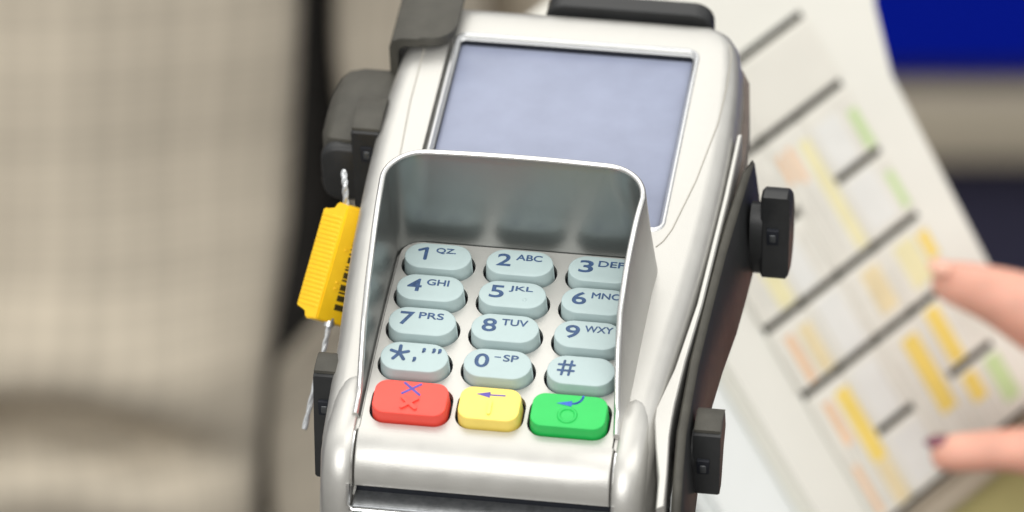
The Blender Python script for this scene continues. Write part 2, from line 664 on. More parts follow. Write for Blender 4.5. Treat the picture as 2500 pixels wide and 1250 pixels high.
legends = [('1', 'QZ.'), ('2', 'ABC'), ('3', 'DEF'), ('4', 'GHI'), ('5', 'JKL'), ('6', 'MNO'),
           ('7', 'PRS'), ('8', 'TUV'), ('9', 'WXY'), ('*', ''), ('0', '-SP'), ('#', '')]
letter_w = {'QZ.': 4.9, 'ABC': 6.3, 'DEF': 6.3, 'GHI': 5.4, 'JKL': 5.8, 'MNO': 7.2, 'PRS': 6.0, 'TUV': 6.3, 'WXY': 6.8, '-SP': 5.7}
key_labels = {}
numkey = None
for i, ((cx, cy, wd, h, r), (dgt, let)) in enumerate(zip(KEYS, legends)):
    xf = Matrix.Translation(Vector((cx, cy, zt(cy) + 4.0 - H)) * 0.001) @ Matrix.Rotation(slope(cy), 4, 'X')
    if numkey is None:
        k = numkey = finish('key', key_bm(wd, h, r), KEYM, term, sharp=60, xf=xf)
    else:
        k = numkey.copy()
        COL.objects.link(k)
        k.parent = term
        k.matrix_local = xf
    bm = bmesh.new()
    if dgt == '*':
        c = Vector((-3.7, 0.75))
        for a in (90, 162, 234, 306, 18):
            q = c + Vector((math.cos(math.radians(a)) * 2.15, math.sin(math.radians(a)) * 2.25))
            bar2(bm, c, q, 0.85, H + .03 + 0.004 * (a % 7))
        comma(bm, 0.15, -0.5, 0.95, ZL)
        comma(bm, 2.0, 2.5, 0.95, ZL)
        comma(bm, 4.4, 2.6, 0.95, ZL)
        comma(bm, 5.8, 2.6, 0.95, ZL)
    elif dgt == '#':
        for x in (-4.45, -2.75):
            bar2(bm, (x - .05, -1.7), (x + .25, 2.6), 0.62, H + .03)
        for y in (-.4, 1.4):
            bar2(bm, (-5.45, y), (-1.75, y), 0.62, H + .045)
    else:
        w1 = 2.7 if dgt == '1' else 3.5
        x0 = -4.95 if dgt == '1' else -5.6
        if dgt == '1':
            bar2(bm, (-3.0, 2.45), (-3.0, -1.3), .88, H + .03)
            bar2(bm, (-3.05, 2.5), (-4.75, 1.65), .74, H + .045)
        else:
            merge(bm, fit(text_mesh(dgt, 6, 0.10), x0, x0 + w1, -1.55, 2.75, ZL))
        x1 = -1.05 if dgt not in '10' else (-0.7 if dgt == '1' else -0.9)
        t = text_mesh(let, 3, 0.0)
        if let == '-SP':
            bar2(bm, (x1, 2.0), (x1 + 1.3, 2.0), 0.28, H + .03)
            t.free()
            letters(bm, 'SP', x1 + 2.0, x1 + 5.7)
        else:
            t.free()
            letters(bm, let, x1, x1 + letter_w[let])
    finish('legend', bm, INK, k, smooth=False, recalc=False)
    if dgt == '5':
        bm = bmesh.new()
        bmesh.ops.create_uvsphere(bm, u_segments=12, v_segments=8, radius=0.55)
        for v in bm.verts:
            v.co = Vector((v.co.x + 3.2, v.co.y - 1.6, H + v.co.z * 0.45))
        finish('raised_dot', bm, KEYM, k)

fnm = [REDM, YELM, GRNM]
fnl = ['red cancel key with a violet cross', 'yellow clear key with a left arrow', 'green enter key with a bent blue arrow']
for i, (cx, cy, wd, h, r) in enumerate(FN):
    xf = Matrix.Translation(Vector((cx, cy, zt(cy) + 4.0 - H)) * 0.001) @ Matrix.Rotation(slope(cy), 4, 'X')
    k = finish('key', key_bm(wd, h, r), fnm[i], term, sharp=60, xf=xf)
    k['label'] = fnl[i]
    bm = bmesh.new()
    em = bmesh.new()
    if i == 0:
        bar2(bm, (-1.9, 4.2), (2.0, 1.0), .62, H + .03)
        bar2(bm, (1.9, 4.1), (-2.1, 1.1), .62, H + .045)
        finish('legend', bm, PURPLE, k, smooth=False, recalc=False)
        bar2(em, (-1.7, -.3), (1.6, -3.2), .95, H - .1, .62)
        bar2(em, (1.7, -.3), (-1.6, -3.1), .95, H - .1, .63)
        nm = 'raised_cross'
    elif i == 1:
        bar2(bm, (-1.5, 2.5), (3.3, 2.65), .42, H + .03)
        vs = [bm.verts.new((x, y, H + .09)) for x, y in ((-3.6, 2.55), (-.2, 3.45), (-.2, 1.65))]
        bm.faces.new(vs)
        finish('legend', bm, PURPLE, k, smooth=False, recalc=False)
        bar2(em, (0.2, .3), (0.2, -3.0), .85, H - .1, .62)
        nm = 'raised_bar'
    else:
        c = Vector((0.4, 4.6))
        P = [c + Vector((math.cos(math.radians(a)) * 2.4, math.sin(math.radians(a)) * 2.4)) for a in range(0, -91, -9)]
        for a, b in zip(P, P[1:]):
            bar2(bm, a, b, .55, H + .03)
        vs = [bm.verts.new((x, y, H + .1)) for x, y in ((-3.3, 2.0), (.4, 3.0), (.4, 1.3))]
        bm.faces.new(vs)
        finish('legend', bm, BLUEINK, k, smooth=False, recalc=False)
        rings = []
        for kk in range(32):
            a = 2 * math.pi * kk / 32
            rings.append([(math.cos(a) * (2.0 + .42 * math.cos(t)) - .2, math.sin(a) * (2.0 + .42 * math.cos(t)) - 1.3, H + .02 + .38 * math.sin(t))
                          for t in [2 * math.pi * q / 10 for q in range(10)]])
        rings.append(rings[0])
        stack(em, rings, False, False)
        bmesh.ops.remove_doubles(em, verts=em.verts[:], dist=1e-5)
        nm = 'raised_ring'
    finish(nm, em, fnm[i], k)

# ---- display and its frame
bm = bmesh.new()
box(bm, -28.9, 30.9, 38.6, 103.2, -2.9, -2.0, 0.1)
finish('display', bm, LCD, term)
bm = bmesh.new()
rg = []
CX0, CY0 = 0.2, 71.0
for d, z in ((2.4, 0.1), (1.9, 0.42), (1.2, 0.5), (0.0, -0.55), (-0.1, -0.62)):
    rg.append([(x, y, z) for x, y in rrect(59.6 + 1.25 * d, 65.2 + 2 * d, 1.2 + max(d, 0), 5, 1.0, CY0)])
stack(bm, rg, False, False)
finish('display_frame', bm, FRAMEM, term, sharp=25)
bm = bmesh.new()
rg = []
for d, z in ((-0.1, -0.62), (-0.25, -2.2)):
    rg.append([(x, y, z) for x, y in rrect(59.6 + 2 * d, 65.2 + 2 * d, 1.2, 5, 1.0, CY0)])
stack(bm, rg, False, False)
finish('display_inner_wall', bm, VOID, term)  # near-black wall from the frame down to the glass

# ---- privacy shield: a wall round three sides of the keypad
RY = [-40, -33.5, -29, -22.3, -15.8, -7.5, 4.1, 12, 20, 40]
RZ = [-9, -5.2, -3.4, 4.6, 11.8, 17.4, 22.8, 25.6, 27.2, 27.6]


def shield():
    bm = bmesh.new()
    base, top = [], []
    # inner line at the plate (base) and at the rim (top), front left -> back -> front right
    n1 = 28
    for i in range(n1):
        t = i / n1
        y = -33.4 + t * (16.5 + 33.4)
        base.append((-30.5, y)); top.append((interp(y, [-33.4, -10, 10, 20], [-30.9, -31.4, -31.9, -32.1]), y))
    for k in range(13):
        a = math.radians(180 - 90 * k / 12)
        base.append((-30.5 + 6 + 6 * math.cos(a), 19.2 + 6 * math.sin(a)))
        top.append((-32.1 + 9.5 + 9.5 * math.cos(a), 18.6 + 9.5 * math.sin(a)))
    for i in range(1, 12):
        t = i / 12
        base.append((-24.5 + 49 * t, 25.2)); top.append((-22.6 + 42.4 * t, 28.1 + .5 * math.sin(math.pi * t)))
    for k in range(13):
        a = math.radians(90 - 90 * k / 12)
        base.append((30.5 - 6 + 6 * math.cos(a), 19.2 + 6 * math.sin(a)))
        top.append((29.3 - 9.5 + 9.5 * math.cos(a), 18.6 + 9.5 * math.sin(a)))
    for i in range(1, n1 + 1):
        t = i / n1
        y = 16.5 - t * (16.5 + 33.4)
        base.append((30.3, y)); top.append((interp(y, [-33.4, -20, -10, 0, 10, 20], [29.8, 28.4, 27.7, 27.9, 28.5, 29.3]), y))
    N = len(base)
    rings = []
    for i in range(N):
        b = Vector(base[i]); tp = Vector(top[i])
        d = (Vector(top[min(i + 1, N - 1)]) - Vector(top[max(i - 1, 0)])).normalized()
        nrm = Vector((-d.y, d.x))                     # outwards
        zr = interp(tp.y, RY, RZ)
        zb = zt(b.y) + 0.2
        if zr < zb + 1.6:
            zr = zb + 1.6
        T = 1.5
        full = (zr - zb) / 27.0
        flare = 0.25 + full * (0.5 + 2.6 * max(nrm.y, 0) ** 1.5)
        sec = []
        for f in (0, .15, .35, .55, .75, .92):
            p = b.lerp(tp, f)
            sec.append((p.x, p.y, zb + (zr - .75 - zb) * f))
        for k in range(6):
            a = math.radians(180 - 180 * k / 5)
            p = tp + nrm * (T / 2 + T / 2 * math.cos(a))
            sec.append((p.x, p.y, zr - .75 + .75 * math.sin(a)))
        for f in (.8, .5, .25, 0):
            p = b.lerp(tp, f) + nrm * (T + flare * (1 - f) ** 1.3)
            sec.append((p.x, p.y, zb - .3 + (zr - .75 - zb + .3) * f))
        rings.append(sec)
    vs = stack(bm, rings, True, True, closed=False)
    bm.faces.ensure_lookup_table()
    ns = len(rings[0]) - 1
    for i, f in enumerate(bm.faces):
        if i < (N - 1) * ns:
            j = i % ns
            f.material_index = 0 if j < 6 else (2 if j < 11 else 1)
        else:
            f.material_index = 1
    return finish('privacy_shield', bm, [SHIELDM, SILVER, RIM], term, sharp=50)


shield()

# ---- rounded front apron above the card slot
bm = bmesh.new()
z0_ = zt(-36.6) + PL + .02
prof = []
for k in range(15):
    a = math.radians(10 + 78 * k / 14)
    prof.append((-36.6 - 10.9 * (math.sin(a) - math.sin(math.radians(10))), z0_ - 10.9 * (math.cos(math.radians(10)) - math.cos(a))))
prof += [(prof[-1][0] + .25, prof[-1][1] - .25), (prof[-1][0] + 2.0, prof[-1][1] - .3), (-40, prof[-1][1] - .8), (-37.5, -12)]
rings = []
for x, dn in [(-30.4, .55), (-30.2, .15), (-29.8, 0), (-20, 0), (-10, 0), (0, 0), (10, 0), (20, 0), (29.8, 0), (30.2, .15), (30.4, .55)]:
    rings.append([(x, y + dn * .6, z - dn * .6) for y, z in prof])
stack(bm, rings)
finish('front_cover', bm, SILVER, term, sharp=35)
APZ = prof[12][1]
for sx in (-31.05, 31.05):
    bm = bmesh.new()
    tube(bm, [(sx, y - .1, z - .25) for y, z in prof[1:15]], .3, 8)
    finish('cover_edge', bm, CHROME, term)

# ---- card slot under it
bm = bmesh.new()
box(bm, -30.2, 30.2, -44.0, -40.0, -24, -10)
finish('card_slot', bm, VOID, term)
bm = bmesh.new()
box(bm, -30.6, 30.6, -49.2, -42.2, -24.5, -16.9, 0.7, 3)
finish('slot_lip', bm, SLOT, term)
bm = bmesh.new()
tube(bm, [(-31.5, -47.0, -12), (-31.4, -49.2, -16.6), (-30.2, -49.8, -17.7), (0, -49.8, -17.7), (30.2, -49.8, -17.7), (31.4, -49.2, -16.6), (31.5, -47.0, -12)], .55, 8)
finish('slot_trim', bm, CHROME, term)
bm = bmesh.new()
box(bm, -36, 36, -50.4, -42, -36, -19.4, 2.2, 3)
finish('front_bumper', bm, SILVER, term)

# ---- raised cheeks left and right of the front cover
for s in (-1, 1):
    bm = bmesh.new()
    path = [(-18.5, zt(-18.5) - 1.6), (-20.5, zt(-20.5) - .3), (-23, zt(-23) + .55), (-28, zt(-28) + .9), (-34, zt(-34) + 1.0), (-39, -3.5),
            (-42.6, -5.6), (-45.6, -8.8), (-47.6, -12.6), (-48.8, -17), (-49.6, -22), (-49.4, -28), (-47.5, -33), (-44, -36.5)]
    rings = []
    for i, (y, z) in enumerate(path):
        a = Vector(path[max(i - 1, 0)]); b = Vector(path[min(i + 1, len(path) - 1)])
        d = (b - a).normalized()
        nn = Vector((d.y, -d.x))
        g = interp(y, [-30, -24, -20, -18], [0, .8, 2.4, 3.4]) if i < 5 else 0
        secs = [(31.1 + g * .4, -7), (31.1 + g * .4, -.5), (31.5 + g * .4, -.1), (33.5, .15), (35.6 - g * .3, -.15), (37.3 - g * .5, -1.2), (38.4 - g * .6, -3.0), (38.6 - g * .6, -7)]
        rings.append([(s * x, y + nn.x * q, z + nn.y * q) for x, q in secs])
    stack(bm, rings)
    finish('front_cheek', bm, SILVER, term, sharp=50)

# ---- magnetic stripe slot on the right: inner wall here, outer wall belongs to the holder
inner = [(45.0, 77.8), (44.6, 54.4), (43.2, 15.3), (40.9, -8.2), (38.4, -22.1), (38.6, -26), (39.9, -33.7), (42.2, -45), (43.0, -55.3)]
outer = [(46.2, 78.2), (45.9, 54.6), (44.6, 15.4), (43.2, -5.1), (42.7, -20), (42.7, -25), (42.9, -31.1), (44.1, -44), (44.8, -54.4)]
bm = bmesh.new()
rings = []
for (xi, yi), (xo, yo) in zip(inner, outer):
    z = -3.0
    rings.append([(xi, yi, z - 20), (xi, yi, z - .35), (xi + .3, yi, z), (xo - .3, yo, z), (xo, yo, z - .35), (xo, yo, z - 20)])
stack(bm, rings)
finish('swipe_rail', bm, SILVER, term, sharp=40)

# ------------------------------------------------------------------ holder with clamps
hold = empty('terminal_holder', MT, 'black plastic holder with screw clamps gripping the silver card terminal', 'holder')
bm = bmesh.new()
tops = [(48.9, 74.5, -8), (47.8, 66, -4.6), (46.2, 48, -4), (45.4, 36, -4), (44.7, 19.5, -4), (43.9, -4, -4), (44.1, -28, -4), (45.3, -44, -5), (45.6, -50, -9), (45.4, -53, -17)]
lows = [(50.9, 73.0, -24), (51.4, 63, -30), (50.6, 46, -30), (49.8, 33, -30), (48.2, 19, -30), (46.9, 2, -30), (47.6, -22, -30), (48.2, -36, -30), (48.2, -42, -30), (48.0, -46, -28)]
rings = []
for i, ((xt, yt, z1), (xl, yl, z2)) in enumerate(zip(tops, lows)):
    th = (0.9, 1.9)[i] if i < 2 else 2.3
    rings.append([(xl - (1.2, 3.0)[i] if i < 2 else xl - 4.5, yl, z2), (xt, yt, z1 - .5), (xt + .5, yt, z1), (xt + th - .8, yt, z1 - .1), (xt + th, yt, z1 - 1.0), (xl + .6, yl, z2 + 1.5), (xl, yl, z2)])
stack(bm, rings)
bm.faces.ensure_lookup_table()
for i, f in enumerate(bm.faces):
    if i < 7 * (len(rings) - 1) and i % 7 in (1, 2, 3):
        f.material_index = 1  # dusty top faces; their lighter tone also stands in for a lit edge
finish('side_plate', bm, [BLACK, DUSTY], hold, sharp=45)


def clamp(x0, x1, yf, zlo, zhi, depth, hole, outer_sign, boss=True, lean=0.0, round_back=False):
    """screw clamp block: body with a rounded top lid, a square socket with its pin, a boss behind"""
    bm = bmesh.new()
    prof = [(yf + .4, zlo), (yf, zlo + .5), (yf - .15, zlo + (zhi - zlo) * .5), (yf, zhi - .4), (yf + .5, zhi),
            (yf + depth, zhi), (yf + depth + 2, zhi - 5), (yf + depth - 1, zlo + 8), (yf + depth * .45, zlo)]
    prof = [(y - lean * (zhi - z) / (zhi - zlo), z) for y, z in prof]
    yf_h = yf - lean * (zhi - hole[1]) / (zhi - zlo)
    rings = []
    for x, g in ((x0, .5), (x0 + .5, 0), (x1 - .5, 0), (x1, .5)):
        cy = sum(p[0] for p in prof) / len(prof)
        cz = sum(p[1] for p in prof) / len(prof)
        rings.append([(x, cy + (y - cy) * (1 - g * .07), cz + (z - cz) * (1 - g * .05)) for y, z in prof])
    stack(bm, rings)
    if round_back:
        bm.free()
        bm = bmesh.new()
        zc, ym, rz, ry_ = (zlo + zhi) / 2 + .6, yf + 3.2, (zhi - zlo) / 2 + 2.2, depth
        prof = [(yf + .2 - lean * .9, zlo + .6), (yf - lean * .5, zc), (yf + .1, zhi - 1.5)]
        prof += [(ym + ry_ * math.sin(t) * .9 - lean * .4, zc + rz * math.cos(t)) for t in [math.radians(q) for q in range(-8, 175, 14)]]
        stack(bm, [[(x, y + g * (ym + 2 - y) * .1, z + g * (zc - z) * .1) for y, z in prof] for x, g in ((x0, .8), (x0 + .7, 0), (x1 - .7, 0), (x1, .8))])
    k = finish('clamp', bm, BLACK, hold, sharp=35)
    # lid: lighter, dusty top piece with a rolled back edge
    if not round_back:
        bm = bmesh.new()
        pr = [(yf + .5, zhi + .12), (yf + .6, zhi + .9), (yf + depth * .55, zhi + 1.5), (yf + depth * .9, zhi + 1.0), (yf + depth + 1.2, zhi - .6), (yf + depth + .3, zhi + .12)]
        rings = []
        for x, g in ((x0 + .1, .6), (x0 + .6, 0), (x1 - .6, 0), (x1 - .1, .6)):
            cy = sum(p[0] for p in pr) / len(pr)
            rings.append([(x, cy + (y - cy) * (1 - g * .06), zhi + (z - zhi) * (1 - g * .4)) for y, z in pr])
        stack(bm, rings)
        finish('clamp_lid', bm, DUSTY, k, sharp=35)
    hx, hz = hole
    bm = bmesh.new()
    box(bm, hx - 1.5, hx + 1.5, yf_h - .5, yf_h + 1.2, hz - 2.4, hz + 2.4, .2)
    finish('socket', bm, VOID, k)
    bm = bmesh.new()
    box(bm, hx - .85, hx + .85, yf_h - .75, yf_h + 1.4, hz - 1.3, hz + 1.2, .4, 3)
    finish('pin', bm, PINM, k)
    if boss:
        bm = bmesh.new()
        xb0, xb1 = (x0 - 2.6, x0 + .5) if outer_sign > 0 else (x1 - .5, x1 + 3.0)
        prb = [(yf + 3 + 5.5 * math.cos(a), (zlo + zhi) / 2 - 2.5 + (zhi - zlo) * .52 * math.sin(a)) for a in [2 * math.pi * q / 16 for q in range(16)]]
        stack(bm, [[(x, y, z) for y, z in prb] for x in (xb0, xb1)])
        finish('boss', bm, BLACK, k, sharp=35)
    return k


clamp(47.4, 54.0, -24.0, -24.5, -8.6, 8.6, (50.0, -17.3), 1, lean=4)          # right front
clamp(53.4, 60.6, 57.0, -28.5, -7.5, 10.5, (56.6, -16.0), 1, lean=4, round_back=True)             # right back
clamp(-44.6, -37.4, -19.0, -33.0, -4.5, 7.5, (-41.9, -13.5), -1, lean=6)      # left front
clamp(-50.6, -43.2, 66.0, -34, -1.5, 13.0, (-46.8, -8.5), -1, boss=False)     # left back, mostly behind the terminal

# swivel block behind the left side
bm = bmesh.new()
pr = [(71.0, -26), (69.5, -23), (69.2, -10), (69.8, -7.6), (78, -6.4), (90, -5.8), (98, -8.0), (101, -14), (100, -26)]
rings = []
for x, g in ((-60.0, .42), (-58.4, .18), (-56.6, .06), (-53, 0), (-44, 0), (-40, 0)):
    cy, cz = 84.0, -16.0
    rings.append([(x, cy + (y - cy) * (1 - g), cz + (z - cz) * (1 - g)) for y, z in pr])
stack(bm, rings)
sw = finish('swivel_block', bm, DUSTY, hold, sharp=35)
bm = bmesh.new()
rg = [[(x, y, z) for x, z in rrect(14.4 - 2 * d, 17.4 - 2 * d, 4.5 - d, 6, -52.0, -17.2)] for y, d in ((70, 0), (68.4, 0), (67.6, .3), (67.2, .9))]
stack(bm, rg)
finish('swivel_cap', bm, BLACK, sw)
# claw over the top left corner
bm = bmesh.new()
pr = [(-29.6, 4.4), (-33, 4.5), (-38, 4.5), (-43, 4.3), (-45.2, 3.3), (-46.0, 1.2), (-46.1, -9), (-46.0, -22)]
inn = [(-29.8, 1.9), (-33, 1.9), (-38, 1.9), (-42.0, 1.8), (-43.2, 1.2), (-43.9, -.4), (-44.0, -9), (-44.0, -22)]
sec = pr + list(reversed(inn))
rings = []
for y, xm in ((97.0, -37.5), (97.3, -35.0), (98.0, -33.0), (99.2, -31.4), (101.0, -30.2), (103.5, -29.6), (118, -29.6), (124, -29.6)):
    rr = []
    for (x, z) in sec:
        rr.append((min(x, xm + (x + 29.6) * .15) if x > -40 else x, y - (0 if x > -38 else .6), z))
    rings.append(rr)
stack(bm, rings)
finish('claw', bm, DUSTY, hold, sharp=40)
# back stop behind the head
bm = bmesh.new()
rg = [[(x, y, z) for x, z in rrect(43, 22, 5, 5, 12.0, -10.0)] for y in (118.6, 123.0)]
rg = [[(p[0] * .985 + .2, rg[0][0][1] - .4, p[2] - .3) for p in rg[0]]] + rg
stack(bm, rg)
finish('back_stop', bm, BLACK, hold, sharp=35)
bm = bmesh.new()
box(bm, -34, 38, -38, 104, -42, -36.6, 2)
finish('tray', bm, BLACK, hold)
Mi = MT.inverted()
bm = bmesh.new()
p0 = (MT @ Vector((0, 0.035, -0.040)))
tube(bm, [Mi @ Vector((p0.x, p0.y, 0.862)) * 1000, Mi @ p0 * 1000], 16, 24)
box(bm, -1, 1, -1, 1, -1, 1)
finish('stem', bm, BLACK, hold)
bm = bmesh.new()
tube(bm, [Mi @ Vector((p0.x, p0.y, 0.8505)) * 1000, Mi @ Vector((p0.x, p0.y, 0.866)) * 1000], 55, 32)
finish('foot_plate', bm, BLACK, hold)

# ------------------------------------------------------------------ yellow wire seal
CW = Matrix.Translation(CAM) @ RC.to_4x4()


def cam_pt(px, py, depth):
    return Vector(((px - 1250) / 13600.0 * depth, -(py - 625) / 13600.0 * depth, -depth))


SD = 1.372
A = cam_pt(850, 503, SD)
B = cam_pt(772, 778, SD)
ax = (A - B).normalized()
e1 = Vector((-0.62, 0.06, -0.78))
e1 = (e1 - ax * e1.dot(ax)).normalized()
e2 = ax.cross(e1)
if e2.x < 0:
    e2 = -e2
ctr = (A + B) / 2
Rm = Matrix((e1, e2, ax)).transposed()
seal_mw = CW @ Matrix.Translation(ctr) @ Rm.to_4x4()
seal = empty('security_seal', seal_mw, 'yellow plastic wire seal with barcode hanging left of the card terminal', 'seal')
LEN = (A - B).length * 1000
W1, W2 = 9.7, 15.0
bm = bmesh.new()
hl = LEN / 2
# outline in the (e1, axis) plane with the stepped shoulders
out = [(0, hl), (4.6, hl + .4), (4.8, hl - 1.6), (W1, hl - 1.9), (W1, -hl + 1.8), (5.2, -hl + 1.5), (5.0, -hl - .6), (0, -hl)]
stack(bm, [[(a, y, b) for a, b in out] for y in (0, W2)])
es = [e for e in bm.edges]
bmesh.ops.bevel(bm, geom=es, offset=.35, segments=2, affect='EDGES')
sb = finish('seal_body', bm, SEALM, seal, sharp=50)
bm = bmesh.new()
n = 21
for i in range(n):
    z = -hl + 3.0 + (LEN - 6.4) * i / (n - 1)
    box(bm, 1.0, W1 - .5, -.16, .1, z - .36, z + .36, .10, 1)
finish('grip_ribs', bm, SEALM, sb)
bm = bmesh.new()
random.seed(11)
z = -hl + 3.2
while z < hl - 4:
    t = random.choice((.35, .5, .9, 1.5))
    box(bm, -.06, .05, 4.4, W2 - 1.2, z, z + t)
    z += t + random.choice((.3, .45, .8))
finish('barcode', bm, BARM, sb)
bm = bmesh.new()
for zz in (-hl + 8, -hl + 9.6, hl - 11):
    box(bm, -.22, .1, 2.6, 3.8, zz, zz + .7, .2, 1)
finish('raised_marks', bm, SEALM, sb)
Si = seal_mw.inverted()


def wire(pts, r):
    bm = bmesh.new()
    P = [(Si @ (CW @ cam_pt(*p))) * 1000 for p in pts]
    # dense path, two strands twisted round each other
    d = []
    for i in range(len(P) - 1):
        for k in range(14):
            d.append(P[i].lerp(P[i + 1], k / 14))
    d.append(P[-1])
    for ph in (0, math.pi):
        tube(bm, [q + Vector((math.cos(i * .45 + ph), math.sin(i * .45 + ph), 0)) * r * .30 for i, q in enumerate(d)], r * .72, 7)
    return finish('wire', bm, WIREM, seal)


wire([(839, 416, 1.3745), (842, 450, 1.3735), (845, 505, 1.3755)], .85)
wire([(806, 785, 1.376), (792, 850, 1.3745), (766, 950, 1.372), (743, 1048, 1.371)], .75)
bm = bmesh.new()
P = [(Si @ (CW @ cam_pt(*p))) * 1000 for p in ((806, 776, 1.376), (802, 797, 1.376))]
tube(bm, P, 1.3, 12)
finish('ferrule', bm, WIREM, seal)

# ------------------------------------------------------------------ till keyboard
KN = Vector((0.47, 0.05, 0.881)).normalized()
KD = 1.660


def onplane(ix, iy):
    return Vector((ix, iy, -(KN.x * ix + KN.y * iy) / KN.z))


KV = onplane(0.8, 0.6)
KU = onplane(0.505, -0.863)
sv, su = KV.length, KU.length
kx = KV.normalized()
ky = (-KU - kx * (-KU).dot(kx)).normalized()
kz = kx.cross(ky)
org = cam_pt(1880, 810, KD)
KM = CW @ Matrix.Translation(org) @ Matrix((kx, ky, kz)).transposed().to_4x4()
kb = empty('till_keyboard', KM, 'cream programmable till keyboard with coloured paper key labels, a hand reaching over it', 'keyboard')
UX = sv * KD / 13600 * 1000      # mm along a row for one unit of t
UY = su * KD / 13600 * 1000


def K(t, s):
    return (t * UX, -s * UY)


def prism(pts, z0, z1, bev=0.0):
    bm = bmesh.new()
    stack(bm, [[(x, y, z0) for x, y in pts], [(x, y, z1) for x, y in pts]])
    if bev:
        es = [e for e in bm.edges if all(v.co.z > z1 - .01 for v in e.verts)]
        bmesh.ops.bevel(bm, geom=es, offset=bev, segments=4, affect='EDGES')
    return bm


cas = [K(*p) for p in [(-140, 585), (-140, -900), (840, -900), (745, -640), (664, -477), (590, -320), (590, 585)]]
finish('casing', prism(list(reversed(cas)), -42, -4.0, 3.0), CREAM, kb)
side = [K(*p) for p in [(-345, 640), (-330, -900), (-142, -900), (-142, 640)]]
finish('side_casing', prism(list(reversed(side)), -42, -4.6, 3.5), WHITEP, kb)
lip = [K(*p) for p in [(-142, 665), (-142, 588), (590, 588), (590, 665)]]
finish('front_lip', prism(lip, -42, -7.0, 2.0), TAN, kb)
lip = [K(*p) for p in [(-142, 900), (-142, 668), (640, 668), (640, 900)]]
finish('lower_panel', prism(lip, -42, -16.0, 2.0), OLIVE, kb)
bed = [K(*p) for p in [(1, 572), (1, -582), (489, -582), (489, 572)]]
finish('key_bed', prism(list(reversed(bed)), -5.2, -3.85), GAP_SHADE, kb)  # flat near-black bed; shade of the deep row gaps put into its colour

cols = [(0, 115.5), (115.5, 230.5), (230.5, 345.5), (345.5, 490)]
rows = [(-562, -390), (-368, -198), (-176, -11), (11, 176), (198, 364), (386, 556)]
G = 5.5
# (column, first row, last row): tall keys span two rows
cells = []
used = set()
tall = {(2, 1): 2, (0, 4): 5, (2, 4): 5, (0, 1): 2}
wide_top = True
for r in range(len(rows)):
    for c in range(4):
        if (r, c) in used:
            continue
        if r == 0:
            if c in (0, 2):
                cells.append((cols[c][0], cols[c + 1][1], rows[0][0], rows[0][1]))
            continue
        if (c, r) in tall:
            r2 = tall[(c, r)]
            for q in range(r, r2 + 1):
                used.add((q, c))
            cells.append((cols[c][0], cols[c][1], rows[r][0], rows[r2][1]))
        else:
            cells.append((cols[c][0], cols[c][1], rows[r][0], rows[r][1]))
YS = mat('yellow_strip', (0.90, 0.68, 0.17), 0.7, noise=0.06, nscale=90)
PY = mat('pale_yellow_strip', (0.84, 0.78, 0.48), 0.7, noise=0.06, nscale=90)
TS = mat('tan_strip', (0.80, 0.68, 0.43), 0.7, noise=0.1, nscale=90)
OS = mat('orange_strip', (0.86, 0.57, 0.35), 0.7, noise=0.1, nscale=90)
GS = mat('green_strip', (0.58, 0.73, 0.38), 0.7, noise=0.06, nscale=90)
WS = mat('white_strip', (0.80, 0.80, 0.77), 0.7, noise=0.04, nscale=90)
strips = [(305, 342, -322, -22, PY), (455, 486, -312, -205, GS), (460, 487, -132, -32, GS), (240, 256, -328, -250, OS), (270, 286, -330, -235, OS),
          (452, 486, 38, 112, YS), (275, 328, 30, 150, TS), (380, 440, 30, 150, PY), (68, 112, 40, 172, TS), (30, 52, 40, 178, OS),
          (66, 113, 226, 430, YS), (66, 113, 434, 552, TS), (28, 50, 230, 350, OS), (280, 326, 228, 440, YS), (366, 408, 205, 366, YS), (366, 408, 384, 470, YS),
          (438, 484, 396, 520, GS), (30, 52, -320, -240, OS), (60, 105, -180, -20, PY), (125, 180, -170, -20, WS), (140, 210, 20, 170, WS),
          (130, 200, 210, 360, WS), (130, 220, 400, 540, WS), (360, 430, -330, -200, WS), (360, 440, -170, -30, WS), (0 + 12, 28, 400, 540, OS)]
rnd_print = random.Random(5)
PRINTM = mat('faint_print', (0.60, 0.58, 0.52), 0.7)
keyn = 0
for (t0, t1, s0, s1) in cells:
    x0, y1 = K(t0, s0)
    x1, y0 = K(t1, s1)
    wd, hh = x1 - x0 - .04, y1 - y0
    bm = bmesh.new()
    lay = [(0, -3.8), (0, -2.6), (.15, -2.3), (.4, -2.2), (1.0, -2.2)]
    stack(bm, [[(x, y, z) for x, y in rrect(wd - 2 * d, hh - 2 * d, 1.2, 3, (x0 + x1) / 2, (y0 + y1) / 2)] for d, z in lay])
    k = finish('key', bm, CAPM, kb)
    bm = bmesh.new()
    box(bm, x0 + 1.3, x1 - 1.3, y0 + .8, y1 - .8, -2.19, -2.07)
    lab = finish('paper_label', bm, PAPER if wd < 22 else CAPM, k)
    for (a0, a1, b0, b1, m) in strips:
        mt_, ms_ = (a0 + a1) / 2, (b0 + b1) / 2
        if t0 <= mt_ <= t1 and s0 <= ms_ <= s1:
            X0, Y1 = K(max(a0, t0 + 8), max(b0, s0 + 8))
            X1, Y0 = K(min(a1, t1 - 8), min(b1, s1 - 8))
            bm = bmesh.new()
            box(bm, X0, X1, Y0, Y1, -2.068, -2.03)
            finish('colour_strip', bm, m, lab)
    if wd < 22:
        bm = bmesh.new()
        xx = x0 + 1.6 + rnd_print.random()
        while xx < x1 - 1.6:
            la = y0 + 1.2 + rnd_print.random() * 3
            lb = y1 - 1.2 - rnd_print.random() * (8 if hh < 25 else 22)
            box(bm, xx, xx + .45, la, lb, -2.069, -2.060)
            xx += rnd_print.choice((1.5, 1.5, 2.2, 3.6))
        finish('small_print', bm, PRINTM, lab)
    rnd = random.Random(keyn)
    keyn += 1
